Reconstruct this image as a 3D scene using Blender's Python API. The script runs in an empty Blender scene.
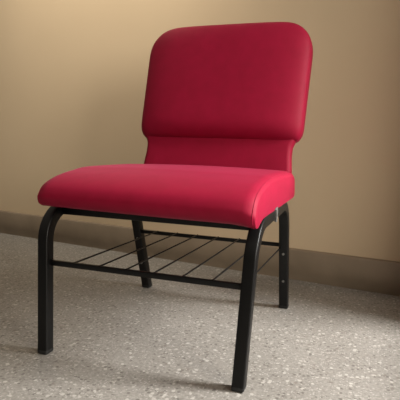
import bpy, bmesh, math
from mathutils import Vector, Matrix

scene = bpy.context.scene
COL = scene.collection

# ------------------------------------------------------------------ camera
cam_data = bpy.data.cameras.new('camera')
cam = bpy.data.objects.new('camera', cam_data)
COL.objects.link(cam)
cam_data.sensor_width = 36.0
cam_data.lens = 487.77 / 400 * 36.0
cam_data.clip_start = 0.02
C_LOC = Vector((0.5135, -0.9950, 0.5671))
C_FWD = Vector((-0.33147, 0.93432, -0.13104)).normalized()
C_RGT = Vector((0.94121, 0.33707, 0.02248)).normalized()
C_UP = C_RGT.cross(C_FWD).normalized()
C_RGT = C_FWD.cross(C_UP)
m = Matrix((C_RGT, C_UP, -C_FWD)).transposed().to_4x4()
m.translation = C_LOC
cam.matrix_world = m
scene.camera = cam

# ------------------------------------------------------------------ world, light, exposure
world = bpy.data.worlds.new('world')
scene.world = world
world.use_nodes = True
wnt = world.node_tree                      # the rest of the room: dim near the floor, brighter overhead
bg = wnt.nodes['Background']
bg.inputs['Strength'].default_value = 1.0
wtc = wnt.nodes.new('ShaderNodeTexCoord')
wsep = wnt.nodes.new('ShaderNodeSeparateXYZ')
wramp = wnt.nodes.new('ShaderNodeValToRGB')
wnt.links.new(wtc.outputs['Generated'], wsep.inputs[0])
wnt.links.new(wsep.outputs['Z'], wramp.inputs['Fac'])
wnt.links.new(wramp.outputs['Color'], bg.inputs['Color'])
for el, (pos, v) in zip(wramp.color_ramp.elements, ((0.0, 0.05), (0.85, 0.42))):
    el.position = pos
    el.color = (v, v * 0.87, v * 0.72, 1)

# right wall stands at RX; its window opening reaches from WY0 to WY1, sill WZ0, head WZ1
RX, WY0, WY1, WZ0, WZ1, RT = 0.86, -1.90, 0.57, 0.14, 2.30, 0.16


def daylight(name, x, y0, y1, z0, z1, energy, color, aim):
    d = bpy.data.lights.new(name, 'AREA')
    d.shape = 'RECTANGLE'
    d.size = y1 - y0
    d.size_y = z1 - z0
    d.energy = energy
    d.color = color
    o = bpy.data.objects.new(name, d)
    COL.objects.link(o)
    o.matrix_world = Matrix.Translation((x, (y0 + y1) / 2, (z0 + z1) / 2)) @ Vector(aim).normalized().to_track_quat('-Z', 'Y').to_matrix().to_4x4()


# daylight outside the window: bright patch level with the chair, weaker sky farther along
E_BRIGHT = 172
E_SKY = 160
daylight('window_daylight', 2.2, 0.18, 0.74, 0.95, 2.15, E_BRIGHT, (1.0, 0.98, 0.955), (-1.0, -0.06, -0.48))
daylight('window_sky', 4.0, -3.0, -1.4, 0.9, 2.7, E_SKY, (1.0, 0.92, 0.80), (-1.0, 0.75, -0.3))

spot = bpy.data.lights.new('added_wall_wash', 'SPOT')  # added fill that brightens the upper left wall, no known fixture
spot.energy = 122
spot.color = (1.0, 0.90, 0.75)
spot.spot_size = math.radians(82)
spot.spot_blend = 0.8
spot.shadow_soft_size = 0.06
so = bpy.data.objects.new('added_wall_wash', spot)
COL.objects.link(so)
so.location = (-0.80, 0.35, 2.4)
so.rotation_euler = (Vector((-0.75, 1.07, 1.60)) - so.location).to_track_quat('-Z', 'Y').to_euler()

vs = scene.view_settings
vs.view_transform = 'Standard'
vs.look = 'None'
vs.gamma = 1
vs.use_curve_mapping = False
vs.exposure = 0.0


# ------------------------------------------------------------------ materials
def new_mat(name):
    mt = bpy.data.materials.new(name)
    mt.use_nodes = True
    nt = mt.node_tree
    return mt, nt, nt.nodes['Principled BSDF']


def node(nt, t, **kw):
    n = nt.nodes.new(t)
    for k, v in kw.items():
        if k in n.inputs:
            n.inputs[k].default_value = v
        else:
            setattr(n, k, v)
    return n


def bump(nt, b, height, strength, dist):
    bn = node(nt, 'ShaderNodeBump', Strength=strength, Distance=dist)
    nt.links.new(height, bn.inputs['Height'])
    nt.links.new(bn.outputs['Normal'], b.inputs['Normal'])


def ramp(nt, src, stops, interp='LINEAR'):
    r = nt.nodes.new('ShaderNodeValToRGB')
    r.color_ramp.interpolation = interp
    els = r.color_ramp.elements
    while len(els) < len(stops):
        els.new(0.5)
    for e, (p, c) in zip(els, stops):
        e.position = p
        e.color = tuple(c) + (1,) if len(c) == 3 else c
    nt.links.new(src, r.inputs['Fac'])
    return r.outputs['Color']


def mix(nt, fac, a, b):
    n = nt.nodes.new('ShaderNodeMix')
    n.data_type = 'RGBA'
    if isinstance(fac, float):
        n.inputs[0].default_value = fac
    else:
        nt.links.new(fac, n.inputs[0])
    for s, v in ((6, a), (7, b)):
        if isinstance(v, tuple):
            n.inputs[s].default_value = v + (1,)
        else:
            nt.links.new(v, n.inputs[s])
    return n.outputs[2]


# crimson upholstery
FABRIC, nt, b = new_mat('crimson_upholstery')
tc = node(nt, 'ShaderNodeTexCoord')
n1 = node(nt, 'ShaderNodeTexNoise', Scale=26.0, Detail=3.0)
nt.links.new(tc.outputs['Object'], n1.inputs['Vector'])
col = ramp(nt, n1.outputs['Fac'], [(0.3, (0.232, 0.0025, 0.022)), (0.7, (0.258, 0.0030, 0.026))])
nt.links.new(col, b.inputs['Base Color'])
b.inputs['Roughness'].default_value = 0.62
b.inputs['Specular IOR Level'].default_value = 0.18
b.inputs['Sheen Weight'].default_value = 0.12
b.inputs['Sheen Roughness'].default_value = 0.35
b.inputs['Sheen Tint'].default_value = (1.0, 0.22, 0.42, 1)
n2 = node(nt, 'ShaderNodeTexNoise', Scale=420.0, Detail=2.0)
nt.links.new(tc.outputs['Object'], n2.inputs['Vector'])
bump(nt, b, n2.outputs['Fac'], 0.12, 0.001)

# black powder-coated steel
BLACK, nt, b = new_mat('black_powder_coat')
b.inputs['Base Color'].default_value = (0.003, 0.003, 0.003, 1)
b.inputs['Roughness'].default_value = 0.42
b.inputs['Specular IOR Level'].default_value = 0.28
tc = node(nt, 'ShaderNodeTexCoord')
n2 = node(nt, 'ShaderNodeTexNoise', Scale=600.0, Detail=1.0)
nt.links.new(tc.outputs['Object'], n2.inputs['Vector'])
bump(nt, b, n2.outputs['Fac'], 0.08, 0.0005)

PLASTIC, nt, b = new_mat('black_plastic')
b.inputs['Base Color'].default_value = (0.008, 0.008, 0.008, 1)
b.inputs['Roughness'].default_value = 0.6

STEEL, nt, b = new_mat('grey_steel')
b.inputs['Base Color'].default_value = (0.20, 0.195, 0.185, 1)
b.inputs['Metallic'].default_value = 0.7
b.inputs['Roughness'].default_value = 0.45

# painted plaster
WALL, nt, b = new_mat('beige_wall_paint')
tc = node(nt, 'ShaderNodeTexCoord')
n1 = node(nt, 'ShaderNodeTexNoise', Scale=2.3, Detail=4.0)
nt.links.new(tc.outputs['Object'], n1.inputs['Vector'])
col = ramp(nt, n1.outputs['Fac'], [(0.3, (0.565, 0.445, 0.300)), (0.7, (0.59, 0.468, 0.318))])
nt.links.new(col, b.inputs['Base Color'])
b.inputs['Roughness'].default_value = 0.75
b.inputs['Specular IOR Level'].default_value = 0.25
n2 = node(nt, 'ShaderNodeTexNoise', Scale=160.0, Detail=3.0)
nt.links.new(tc.outputs['Object'], n2.inputs['Vector'])
bump(nt, b, n2.outputs['Fac'], 0.06, 0.002)

# taupe cove base
BASE, nt, b = new_mat('taupe_baseboard')
tc = node(nt, 'ShaderNodeTexCoord')
n1 = node(nt, 'ShaderNodeTexNoise', Scale=9.0, Detail=5.0)
nt.links.new(tc.outputs['Object'], n1.inputs['Vector'])
col = ramp(nt, n1.outputs['Fac'], [(0.3, (0.20, 0.155, 0.108)), (0.7, (0.245, 0.192, 0.136))])
nt.links.new(col, b.inputs['Base Color'])
b.inputs['Roughness'].default_value = 0.55

FRAME, nt, b = new_mat('white_window_frame')
b.inputs['Base Color'].default_value = (0.7, 0.68, 0.63, 1)
b.inputs['Roughness'].default_value = 0.4

# terrazzo floor: pale and dark chips in a warm grey matrix
FLOOR, nt, b = new_mat('grey_terrazzo')
tc = node(nt, 'ShaderNodeTexCoord')
big = node(nt, 'ShaderNodeTexNoise', Scale=3.0, Detail=4.0)
nt.links.new(tc.outputs['Object'], big.inputs['Vector'])
base = ramp(nt, big.outputs['Fac'], [(0.3, (0.225, 0.212, 0.192)), (0.7, (0.268, 0.254, 0.232))])
fine = node(nt, 'ShaderNodeTexNoise', Scale=120.0, Detail=3.0, Roughness=0.7)
nt.links.new(tc.outputs['Object'], fine.inputs['Vector'])
fcol = ramp(nt, fine.outputs['Fac'], [(0.33, (0.72, 0.71, 0.70)), (0.67, (1.22, 1.22, 1.21))])
mul = nt.nodes.new('ShaderNodeMix'); mul.data_type = 'RGBA'; mul.blend_type = 'MULTIPLY'
mul.inputs[0].default_value = 1.0
nt.links.new(base, mul.inputs[6]); nt.links.new(fcol, mul.inputs[7])
cur = mul.outputs[2]
for sc_, lo, colr, rad in ((78.0, 0.80, (0.44, 0.42, 0.38), 0.36), (100.0, 0.80, (0.110, 0.100, 0.088), 0.40),
                           (60.0, 0.93, (0.50, 0.48, 0.44), 0.26), (66.0, 0.92, (0.16, 0.14, 0.12), 0.32),
                           (190.0, 0.78, (0.40, 0.38, 0.35), 0.42)):
    vo = node(nt, 'ShaderNodeTexVoronoi', Scale=sc_, Randomness=1.0)
    wob = node(nt, 'ShaderNodeTexNoise', Scale=sc_ * 1.7, Detail=1.0)
    nt.links.new(tc.outputs['Object'], wob.inputs['Vector'])
    wm = nt.nodes.new('ShaderNodeVectorMath'); wm.operation = 'SCALE'
    wm.inputs['Scale'].default_value = 0.45 / sc_
    nt.links.new(wob.outputs['Color'], wm.inputs[0])
    wa = nt.nodes.new('ShaderNodeVectorMath'); wa.operation = 'ADD'
    nt.links.new(tc.outputs['Object'], wa.inputs[0]); nt.links.new(wm.outputs[0], wa.inputs[1])
    nt.links.new(wa.outputs[0], vo.inputs['Vector'])
    sep = nt.nodes.new('ShaderNodeSeparateColor')
    nt.links.new(vo.outputs['Color'], sep.inputs[0])
    pick = ramp(nt, sep.outputs[0], [(0.0, (0, 0, 0)), (lo, (1, 1, 1))], 'CONSTANT')
    shape = ramp(nt, vo.outputs['Distance'], [(rad - 0.06, (1, 1, 1)), (rad + 0.06, (0, 0, 0))])
    mm = nt.nodes.new('ShaderNodeMath'); mm.operation = 'MULTIPLY'
    nt.links.new(pick, mm.inputs[0]); nt.links.new(shape, mm.inputs[1])
    mk = nt.nodes.new('ShaderNodeMath'); mk.operation = 'MULTIPLY'
    mk.inputs[1].default_value = 0.8
    nt.links.new(mm.outputs[0], mk.inputs[0])
    cur = mix(nt, mk.outputs[0], cur, colr)
nt.links.new(cur, b.inputs['Base Color'])
b.inputs['Roughness'].default_value = 0.55
b.inputs['Specular IOR Level'].default_value = 0.35
bump(nt, b, fine.outputs['Fac'], 0.05, 0.001)


# ------------------------------------------------------------------ mesh helpers
def link(name, bm, mat, parent=None, smooth=True, angle=40):
    bmesh.ops.recalc_face_normals(bm, faces=bm.faces[:])
    me = bpy.data.meshes.new(name)
    bm.to_mesh(me)
    bm.free()
    me.materials.append(mat)
    if smooth:
        for p in me.polygons:
            p.use_smooth = True
        me.set_sharp_from_angle(angle=math.radians(angle))
    o = bpy.data.objects.new(name, me)
    COL.objects.link(o)
    if parent is not None:
        o.parent = parent
    return o


def structure(o):
    o['kind'] = 'structure'
    return o


def box(bm, lo, hi):
    x0, y0, z0 = lo
    x1, y1, z1 = hi
    v = [bm.verts.new(p) for p in ((x0, y0, z0), (x1, y0, z0), (x1, y1, z0), (x0, y1, z0),
                                   (x0, y0, z1), (x1, y0, z1), (x1, y1, z1), (x0, y1, z1))]
    fs = [bm.faces.new([v[i] for i in f]) for f in ((0, 3, 2, 1), (4, 5, 6, 7), (0, 1, 5, 4), (1, 2, 6, 5), (2, 3, 7, 6), (3, 0, 4, 7))]
    return v, fs


def bev_box(lo, hi, r, seg=2):
    bm = bmesh.new()
    box(bm, lo, hi)
    bmesh.ops.bevel(bm, geom=bm.edges[:], offset=r, segments=seg, affect='EDGES', profile=0.5)
    return bm


def loft(bm, rings, cap=True, closed=False):
    vs_ = [[bm.verts.new(p) for p in r] for r in rings]
    n = len(vs_[0])
    for a, b_ in zip(vs_, vs_[1:] + ([vs_[0]] if closed else [])):
        for i in range(n):
            bm.faces.new((a[i], a[(i + 1) % n], b_[(i + 1) % n], b_[i]))
    if cap and not closed:
        bm.faces.new(vs_[0][::-1])
        bm.faces.new(vs_[-1])
    return bm


def tube(pts, r, n=10):
    bm = bmesh.new()
    pts = [Vector(p) for p in pts]
    rings = []
    up = None
    for i, p in enumerate(pts):
        t = (pts[min(i + 1, len(pts) - 1)] - pts[max(i - 1, 0)]).normalized()
        if up is None:
            up = Vector((0, 0, 1)) if abs(t.z) < 0.9 else Vector((1, 0, 0))
        s = t.cross(up).normalized()
        up = s.cross(t).normalized()
        rings.append([p + (s * math.cos(a) + up * math.sin(a)) * r for a in (2 * math.pi * k / n for k in range(n))])
    return loft(bm, rings)


def rrect(w, h, r, seg=3):
    """rounded rectangle outline, w x h full size, centred"""
    out = []
    for cx, cy, a0 in ((w / 2 - r, h / 2 - r, 0), (-w / 2 + r, h / 2 - r, 90), (-w / 2 + r, -h / 2 + r, 180), (w / 2 - r, -h / 2 + r, 270)):
        for k in range(seg + 1):
            a = math.radians(a0 + 90 * k / seg)
            out.append((cx + r * math.cos(a), cy + r * math.sin(a)))
    return out


def fillet(poly, radii, seg=12):
    """2-D polyline with rounded inner corners; returns points and the index span of each corner"""
    pts, spans = [Vector(poly[0])], []
    for i in range(1, len(poly) - 1):
        p = Vector(poly[i])
        a = (Vector(poly[i - 1]) - p).normalized()
        c = (Vector(poly[i + 1]) - p).normalized()
        th = a.angle(c)
        d = radii[i - 1] / math.tan(th / 2)
        ctr = p + (a + c).normalized() * (radii[i - 1] / math.sin(th / 2))
        p0, p1 = p + a * d, p + c * d
        v0, v1 = p0 - ctr, p1 - ctr
        tot = v0.angle(v1)
        sgn = 1 if v0.x * v1.y - v0.y * v1.x > 0 else -1
        s = len(pts)
        for k in range(seg + 1):
            g = sgn * tot * k / seg
            pts.append(ctr + Vector((v0.x * math.cos(g) - v0.y * math.sin(g), v0.x * math.sin(g) + v0.y * math.cos(g))))
        spans.append((s, len(pts) - 1))
    pts.append(Vector(poly[-1]))
    return pts, spans


# ------------------------------------------------------------------ setting
WA, WD = -0.13855, 0.96368               # back wall: heading and distance
WN = Vector((-math.sin(WA), math.cos(WA), 0))
WDIR = Vector((math.cos(WA), math.sin(WA), 0))


def wall_pt(s, off, z):                  # s along the back wall, off into the room
    return WDIR * s + WN * (WD - off) + Vector((0, 0, z))


s_right = (RX + WN.x * -WD) / WDIR.x     # where the right wall meets it
Y_COR = wall_pt(s_right, 0, 0).y
WH = 2.6
S_LEFT = -3.4

bm = bmesh.new()
box(bm, (-4.0, -3.2, -0.10), (RX + 4.0, 2.2, 0.0))
structure(link('floor', bm, FLOOR, smooth=False))

bm = bmesh.new()
loft(bm, [[wall_pt(s, 0, 0), wall_pt(s, 0, WH), wall_pt(s, -0.15, WH), wall_pt(s, -0.15, 0)] for s in (S_LEFT, s_right + 0.1)])
structure(link('wall_back', bm, WALL, smooth=False))

bm = bmesh.new()
yb = Y_COR + 0.02
for lo, hi in (((RX, WY1, 0), (RX + RT, yb, WH)), ((RX, -3.2, 0), (RX + RT, WY0, WH)),
               ((RX, WY0, 0), (RX + RT, WY1, WZ0)), ((RX, WY0, WZ1), (RX + RT, WY1, WH))):
    box(bm, lo, hi)
structure(link('wall_right', bm, WALL, smooth=False))

# window in the right wall: frame with one mullion and a sill board
win = structure(link('window_1', bev_box((RX + 0.09, WY0, WZ0), (RX + 0.13, WY0 + 0.04, WZ1), 0.004), FRAME))
for nm, lo, hi in (('window_frame', (RX + 0.09, WY1 - 0.04, WZ0), (RX + 0.13, WY1, WZ1)),
                   ('window_frame', (RX + 0.09, WY0 + 0.04, WZ0), (RX + 0.13, WY1 - 0.04, WZ0 + 0.04)),
                   ('window_frame', (RX + 0.09, WY0 + 0.04, WZ1 - 0.04), (RX + 0.13, WY1 - 0.04, WZ1)),
                   ('window_sill', (RX - 0.03, WY0 + 0.001, WZ0 + 0.0005), (RX + 0.09, WY1 - 0.001, WZ0 + 0.02))):
    link(nm, bev_box(lo, hi, 0.004), FRAME, win)


# coved base: flat face, eased top, undercut foot
HB = 0.127
prof = [(0.0, 0.0), (0.007, 0.0), (0.009, 0.012), (0.0125, 0.026), (0.0165, 0.040), (0.0190, 0.054), (0.020, 0.068), (0.020, HB - 0.008), (0.017, HB - 0.002), (0.012, HB), (0.0, HB)]
bm = bmesh.new()
loft(bm, [[wall_pt(s, o_, z) for o_, z in prof] for s in (S_LEFT, s_right)])
structure(link('baseboard_back', bm, BASE, angle=30))
bm = bmesh.new()
loft(bm, [[Vector((RX - o_, y, z)) for o_, z in prof] for y in (-3.2, Y_COR - 0.02)])
structure(link('baseboard_right', bm, BASE, angle=25))

# ------------------------------------------------------------------ the chair
chair = bpy.data.objects.new('stacking_chair', None)
COL.objects.link(chair)
chair.location = (0, 0.3, 0)
chair['label'] = 'crimson upholstered stacking chair with black steel legs and wire book rack on terrazzo floor'
chair['category'] = 'chair'
OFF = Vector((0, 0.3, 0))


def part(name, bm, mat, parent=None, **kw):
    bmesh.ops.translate(bm, verts=bm.verts[:], vec=-OFF)
    return link(name, bm, mat, parent or chair, **kw)


# --- bent tube side frames: front leg, rail and rear leg are lengths of one sweep
T = 0.029
FZ, RZ = 0.0814, -0.3000                 # rake of the front and the rear legs (dy/dz)
ZR = 0.369                              # centre height of the rails
poly = [(0.0145, 0.0), (0.0145 + FZ * ZR, ZR), (0.5935 + RZ * ZR, ZR), (0.5935, 0.0)]
path, spans = fillet(poly, (0.085, 0.105))
(f0, f1), (r0, r1) = spans
section = rrect(T, T, 0.0035, 3)


def side_x(y, z):
    a = 0.258 + 0.0155 * z / 0.395       # front leg leans out
    c = 0.258 + 0.005 * z / 0.395
    t = min(max((y - 0.05) / 0.42, 0), 1)
    return a + (c - a) * t


def skew(side, y):                        # the left frame is a touch longer front to back
    return 0.0 if side > 0 else -0.008 + 0.026 * min(max(y / 0.6, 0), 1)


def ring(i, side, grow=0.0, at=None):
    p = path[i] if at is None else at
    d = (path[min(i + 1, len(path) - 1)] - path[max(i - 1, 0)]).normalized()
    if at is not None:
        d = (path[1] - path[0]).normalized() if i == 0 else (path[-1] - path[-2]).normalized()
    nrm = Vector((-d.y, d.x))
    k = 1 + grow / (T / 2)
    out = []
    for u, v in section:
        q = p + nrm * v * k
        z = q.y
        if (i == 0 or i == len(path) - 1) and at is None:
            # square the foot off level with the floor
            q = q - d * (q.y / d.y)
            z = 0.0
        out.append(Vector((side * (side_x(p.x, p.y)) + u * k, q.x + skew(side, q.x), z)))
    return out


def lerp_foot(i, z):
    d = path[1] - path[0] if i == 0 else path[-2] - path[-1]
    return (path[0] if i == 0 else path[-1]) + d * (z / d.y)


def foot_ring(i, side, z, grow):
    c = lerp_foot(i, z)
    d = (path[1] - path[0]).normalized() if i == 0 else (path[-1] - path[-2]).normalized()
    nrm = Vector((-d.y, d.x))
    k = 1 + grow / (T / 2)
    out = []
    for u, v in section:
        q = c + nrm * v * k
        q = q - d * ((q.y - z) / d.y)
        out.append(Vector((side * side_x(c.x, c.y) + u * k, q.x + skew(side, q.x), z)))
    return out


for side in (1, -1):
    for kind in ('front', 'rear'):
        idx = 0 if kind == 'front' else len(path) - 1
        if kind == 'front':
            rings = [foot_ring(0, side, 0.011, 0)] + [ring(i, side) for i in range(f0, f1 + 1)]
        else:
            rings = [ring(i, side) for i in range(r0, r1 + 1)] + [foot_ring(idx, side, 0.011, 0)]
        leg = part('leg', loft(bmesh.new(), rings), BLACK)
        cap = loft(bmesh.new(), [foot_ring(idx, side, 0.0, -0.0035), foot_ring(idx, side, 0.0012, -0.0012),
                                 foot_ring(idx, side, 0.0035, 0.0003), foot_ring(idx, side, 0.0112, 0.0003)])
        part('foot_cap', cap, PLASTIC, leg)
        if kind == 'rear':
            for z in (0.205, 0.108):         # screw heads on the front face
                c = lerp_foot(idx, z)
                x = side * side_x(c.x, c.y)
                d = (path[-1] - path[-2]).normalized()
                nf = Vector((0, d.y, -d.x))
                if nf.y > 0:
                    nf = -nf
                base_p = Vector((x, c.x + skew(side, c.x), c.y)) + nf * (T / 2)
                part('screw', tube([base_p - nf * 0.001, base_p + nf * 0.0012, base_p + nf * 0.0022], 0.0042, 12), STEEL, leg)
    part('side_rail', loft(bmesh.new(), [ring(f1, side), ring(r0, side)]), BLACK)

# cross rails under the cushion and flat bars that carry the backrest
part('front_rail', bev_box((-0.262, 0.088, ZR - T / 2 - 0.003), (0.262, 0.113, ZR + T / 2 - 0.001), 0.002), BLACK)
part('rear_rail', bev_box((-0.250, 0.395, ZR - T / 2), (0.250, 0.420, ZR + T / 2), 0.002), BLACK)
for side in (1, -1):
    yz, _ = fillet([(0.400, 0.356), (0.585, 0.356), (0.668, 0.70)], (0.035,), 8)
    rings = []
    for i, p in enumerate(yz):
        d = (yz[min(i + 1, len(yz) - 1)] - yz[max(i - 1, 0)]).normalized()
        nrm = Vector((-d.y, d.x))
        rings.append([Vector((side * 0.19 + a * 0.0175, p.x + nrm.x * c * 0.003, p.y + nrm.y * c * 0.003))
                      for a, c in ((-1, -1), (1, -1), (1, 1), (-1, 1))])
    part('back_support', loft(bmesh.new(), rings), BLACK)

# --- wire book rack under the seat
FRY, FRZ, RRY, RRZ = 0.032, 0.2345, 0.538, 0.2255
rack = part('book_rack', bev_box((-0.2545, FRY - 0.005, FRZ - 0.0068), (0.2545, FRY + 0.005, FRZ + 0.0068), 0.0015), BLACK)
part('rear_bar', bev_box((-0.2485, RRY - 0.005, RRZ - 0.006), (0.2485, RRY + 0.005, RRZ + 0.006), 0.0015), BLACK, rack)
for k in range(6):
    x = -0.184 + k * 0.0736
    part('wire', tube([(x, FRY - 0.002, FRZ + 0.006), (x, 0.28, (FRZ + RRZ) / 2 + 0.006), (x, RRY + 0.002, RRZ + 0.006)], 0.0023, 8), BLACK, rack)
part('side_rod', tube([(0.2500, FRY + 0.008, FRZ - 0.006), (0.2475, RRY - 0.008, RRZ - 0.010)], 0.0022, 8), BLACK, rack)

# --- grey coupling clip around the right rail
xo = side_x(0.23, ZR) + T / 2
bm = bev_box((xo - 0.001, 0.228, ZR - T / 2 - 0.002), (xo + 0.002, 0.262, ZR + T / 2 + 0.004), 0.0008)
clip = part('coupling_clip', bm, STEEL)
clip['label'] = 'grey steel coupling clip'
part('hook', tube([(xo + 0.004, 0.230, ZR + T / 2), (xo + 0.005, 0.230, ZR), (xo + 0.004, 0.230, ZR - T / 2 - 0.002)], 0.0026, 8), STEEL, clip)


# --- seat cushion: side profile carried across the width, ends rounded over
def catmull(pts, n=6):
    out = []
    L = len(pts)
    for i in range(L):
        p0, p1, p2, p3 = (Vector(pts[(i + k - 1) % L]) for k in range(4))
        for k in range(n):
            t = k / n
            out.append(0.5 * ((2 * p1) + (p2 - p0) * t + (2 * p0 - 5 * p1 + 4 * p2 - p3) * t * t + (3 * p1 - p0 - 3 * p2 + p3) * t ** 3))
    return out


SEAT_W = 0.281
SEAT_X = 0.002
seat_prof = [(0.030, 0.378), (0.006, 0.386), (-0.006, 0.404), (-0.004, 0.419), (0.010, 0.4355), (0.040, 0.4500), (0.09, 0.4625), (0.15, 0.4705),
             (0.20, 0.475), (0.30, 0.474), (0.40, 0.472), (0.48, 0.469), (0.525, 0.462), (0.550, 0.444), (0.556, 0.420),
             (0.552, 0.398), (0.535, 0.386), (0.46, 0.384), (0.34, 0.384), (0.22, 0.384), (0.12, 0.384), (0.07, 0.382)]
sp = catmull(seat_prof)


def inset(poly, d):
    n = len(poly)
    out = []
    area = sum(poly[i].x * poly[(i + 1) % n].y - poly[(i + 1) % n].x * poly[i].y for i in range(n))
    sg = 1 if area > 0 else -1
    for i in range(n):
        t = (poly[(i + 2) % n] - poly[i - 2]).normalized()
        out.append(poly[i] + Vector((-t.y, t.x)) * d * sg)
    return out


def seat_ring(x, d):
    pts = sp
    if d:                                                         # the lower edge keeps its corner, the top rounds over
        pts = [p.lerp(q, 0.2 + 0.8 * min(max((p.y - 0.385) / 0.04, 0), 1)) for p, q in zip(sp, inset(sp, d))]
    f = abs(x) / SEAT_W
    out = []
    for p in pts:
        top = min(max((p.y - 0.40) / 0.07, 0), 1)
        z = p.y - 0.003 + 0.006 * (1 - f * f) * top                       # crown
        front = max(0.0, 1 - max(p.x, 0) / 0.09)
        low = 1 - min(max((p.y - 0.378) / 0.07, 0), 1)
        z -= low * (-0.002 + 0.004 * x / SEAT_W)                   # cushion settles a little to one side
        z -= (0.012 if x > 0 else 0.002) * front * low * max(0, (f - 0.80) / 0.20) ** 1.6    # drooping front corners
        y = p.x + 0.012 * front * f * f                     # slightly bowed front
        out.append(Vector((x + SEAT_X, y, z)))
    return out


R_SIDE, R_END = 0.030, 0.017
rings = []
steps = 10
ends = []
for k in range(steps + 1):
    a = math.radians(90 * k / steps)
    ends.append((SEAT_W - R_SIDE + R_SIDE * math.sin(a), R_END * (1 - math.cos(a))))
inner = [(-SEAT_W + R_SIDE) + (2 * (SEAT_W - R_SIDE)) * i / 16 for i in range(17)]
for x, d in reversed(ends[1:]):
    rings.append(seat_ring(-x, d))
for x in inner:
    rings.append(seat_ring(x, 0))
for x, d in ends[1:]:
    rings.append(seat_ring(x, d))
seat = part('seat', loft(bmesh.new(), rings), FABRIC, angle=75)

# piped seam where the seat's side panel meets the top cover
for side in (1, -1):
    pr = seat_ring(side * (SEAT_W - R_SIDE * (1 - math.sin(math.radians(50)))), R_END * (1 - math.cos(math.radians(50))))
    lo_i = 0
    sel = [p for p in pr[lo_i: int(len(pr) * 14.5 / 22)]]
    part('seam', tube([p + Vector((side * 0.0002, 0, 0)) for p in sel], 0.0010, 6), FABRIC, seat)

# --- backrest: thick upper pad over a thinner, narrower lumbar panel
REC = math.radians(12.5)
B0 = Vector((0, 0.566, 0.45))
BS = Vector((0.030, math.sin(REC), math.cos(REC)))       # up along the back
BT = Vector((0, math.cos(REC), -math.sin(REC)))      # through its thickness, rearwards


def back_ring(s, w, t0, t1, bulge=0.0, r=0.02):
    h = t1 - t0
    r = min(r, h * 0.49, w * 0.98)
    out = []
    seg = 6
    quad = ((w - r, t1 - r, 0), (-w + r, t1 - r, 90), (-w + r, t0 + r, 180), (w - r, t0 + r, 270))
    raw = []
    for qi, (cx, cy, a0) in enumerate(quad):
        for k in range(seg + 1):
            a = math.radians(a0 + 90 * k / seg)
            raw.append((cx + r * math.cos(a), cy + r * math.sin(a)))
        nx = quad[(qi + 1) % 4]
        if qi in (0, 2):                              # straight runs across the width
            x_a, x_b = cx, nx[0]
            y_ = t1 if qi == 0 else t0
            for k in range(1, 12):
                raw.append((x_a + (x_b - x_a) * k / 12, y_))
    for u, t in raw:
        if t < t0 + r * 0.999 or t == t0:
            t -= bulge * (1 - (u / w) ** 2) if abs(u) < w else 0
        out.append(B0 + BS * s + BT * t + Vector((u, 0, 0)))
    return out


def smooth(a, b_, x):
    t = min(max((x - a) / (b_ - a), 0), 1)
    return t * t * (3 - 2 * t)


# upper pad
S0, S1, RC = 0.109, 0.513, 0.115
E0 = 0.046
PF, PB = -0.027, 0.052                                 # front and rear faces


def se(x, p):
    return max(0.0, 1 - abs(x) ** p) ** (1 / p)


def pad_ring(s, n=72):
    f = (s - S0) / (S1 - S0)
    w = 0.2865 + 0.003 * f
    if s > S1 - RC:                                    # round upper corners
        q = min((s - (S1 - RC)) / RC, 1)
        w = w - RC + RC * se(q, 2.15)
    if s < S0 + E0:                                    # tucked lower edge
        w -= 0.026 * (1 - se(1 - (s - S0) / E0, 2.0))
    hf, hb = -PF_MID + PF, PB - PF_MID                 # front (negative) and rear half-thickness
    up = se(max(0.0, (s - (S1 - 0.10)) / 0.10), 2.6)
    dn = se(max(0.0, 1 - (s - S0) / 0.075), 2.3)
    kf = max(0.02, up * (0.10 + 0.90 * dn))
    kb = max(0.02, up)
    out = []
    for i in range(n):
        a = 2 * math.pi * i / n
        c, d = math.cos(a), math.sin(a)
        p = 3.8 if d < 0 else 5.5
        u = w * math.copysign(abs(c) ** (2 / p), c)
        t = abs(d) ** (2 / p)
        t = PF_MID + (hf * t * kf if d < 0 else hb * t * kb)
        out.append(B0 + BS * s + BT * t + Vector((u, 0, 0)))
    return out


PF_MID = 0.020
PF, PB = -0.040, 0.052
ss = [S0 + 0.075 * (1 - math.cos(math.radians(90 * k / 14))) for k in range(15)]
ss += [S0 + 0.075 + (S1 - RC - S0 - 0.075) * k / 10 for k in range(1, 11)]
ss += [S1 - RC + RC * math.sin(math.radians(90 * k / 20)) for k in range(1, 20)] + [S1 - 0.00012]
rings = [pad_ring(s) for s in ss]
backrest = part('backrest', loft(bmesh.new(), rings), FABRIC, angle=75)

# lumbar panel
rings = []
L0, L1 = -0.055, 0.150
for k in range(25):
    s = L0 + (L1 - L0) * k / 24
    w = 0.2635 - 0.006 * smooth(0.0, 0.07, s) + 0.014 * smooth(0.085, 0.13, s)
    t0, t1 = 0.0, 0.044
    if s < L0 + 0.018:
        q = 1 - (s - L0) / 0.018
        kk = max(math.sqrt(max(0, 1 - q * q)), 0.1)
        t0, t1 = 0.022 - 0.022 * kk, 0.022 + 0.022 * kk
        w -= 0.012 * (1 - kk)
    rings.append(back_ring(s, w, t0, t1, 0.003, 0.016))
part('lumbar_panel', loft(bmesh.new(), rings), FABRIC, angle=75)
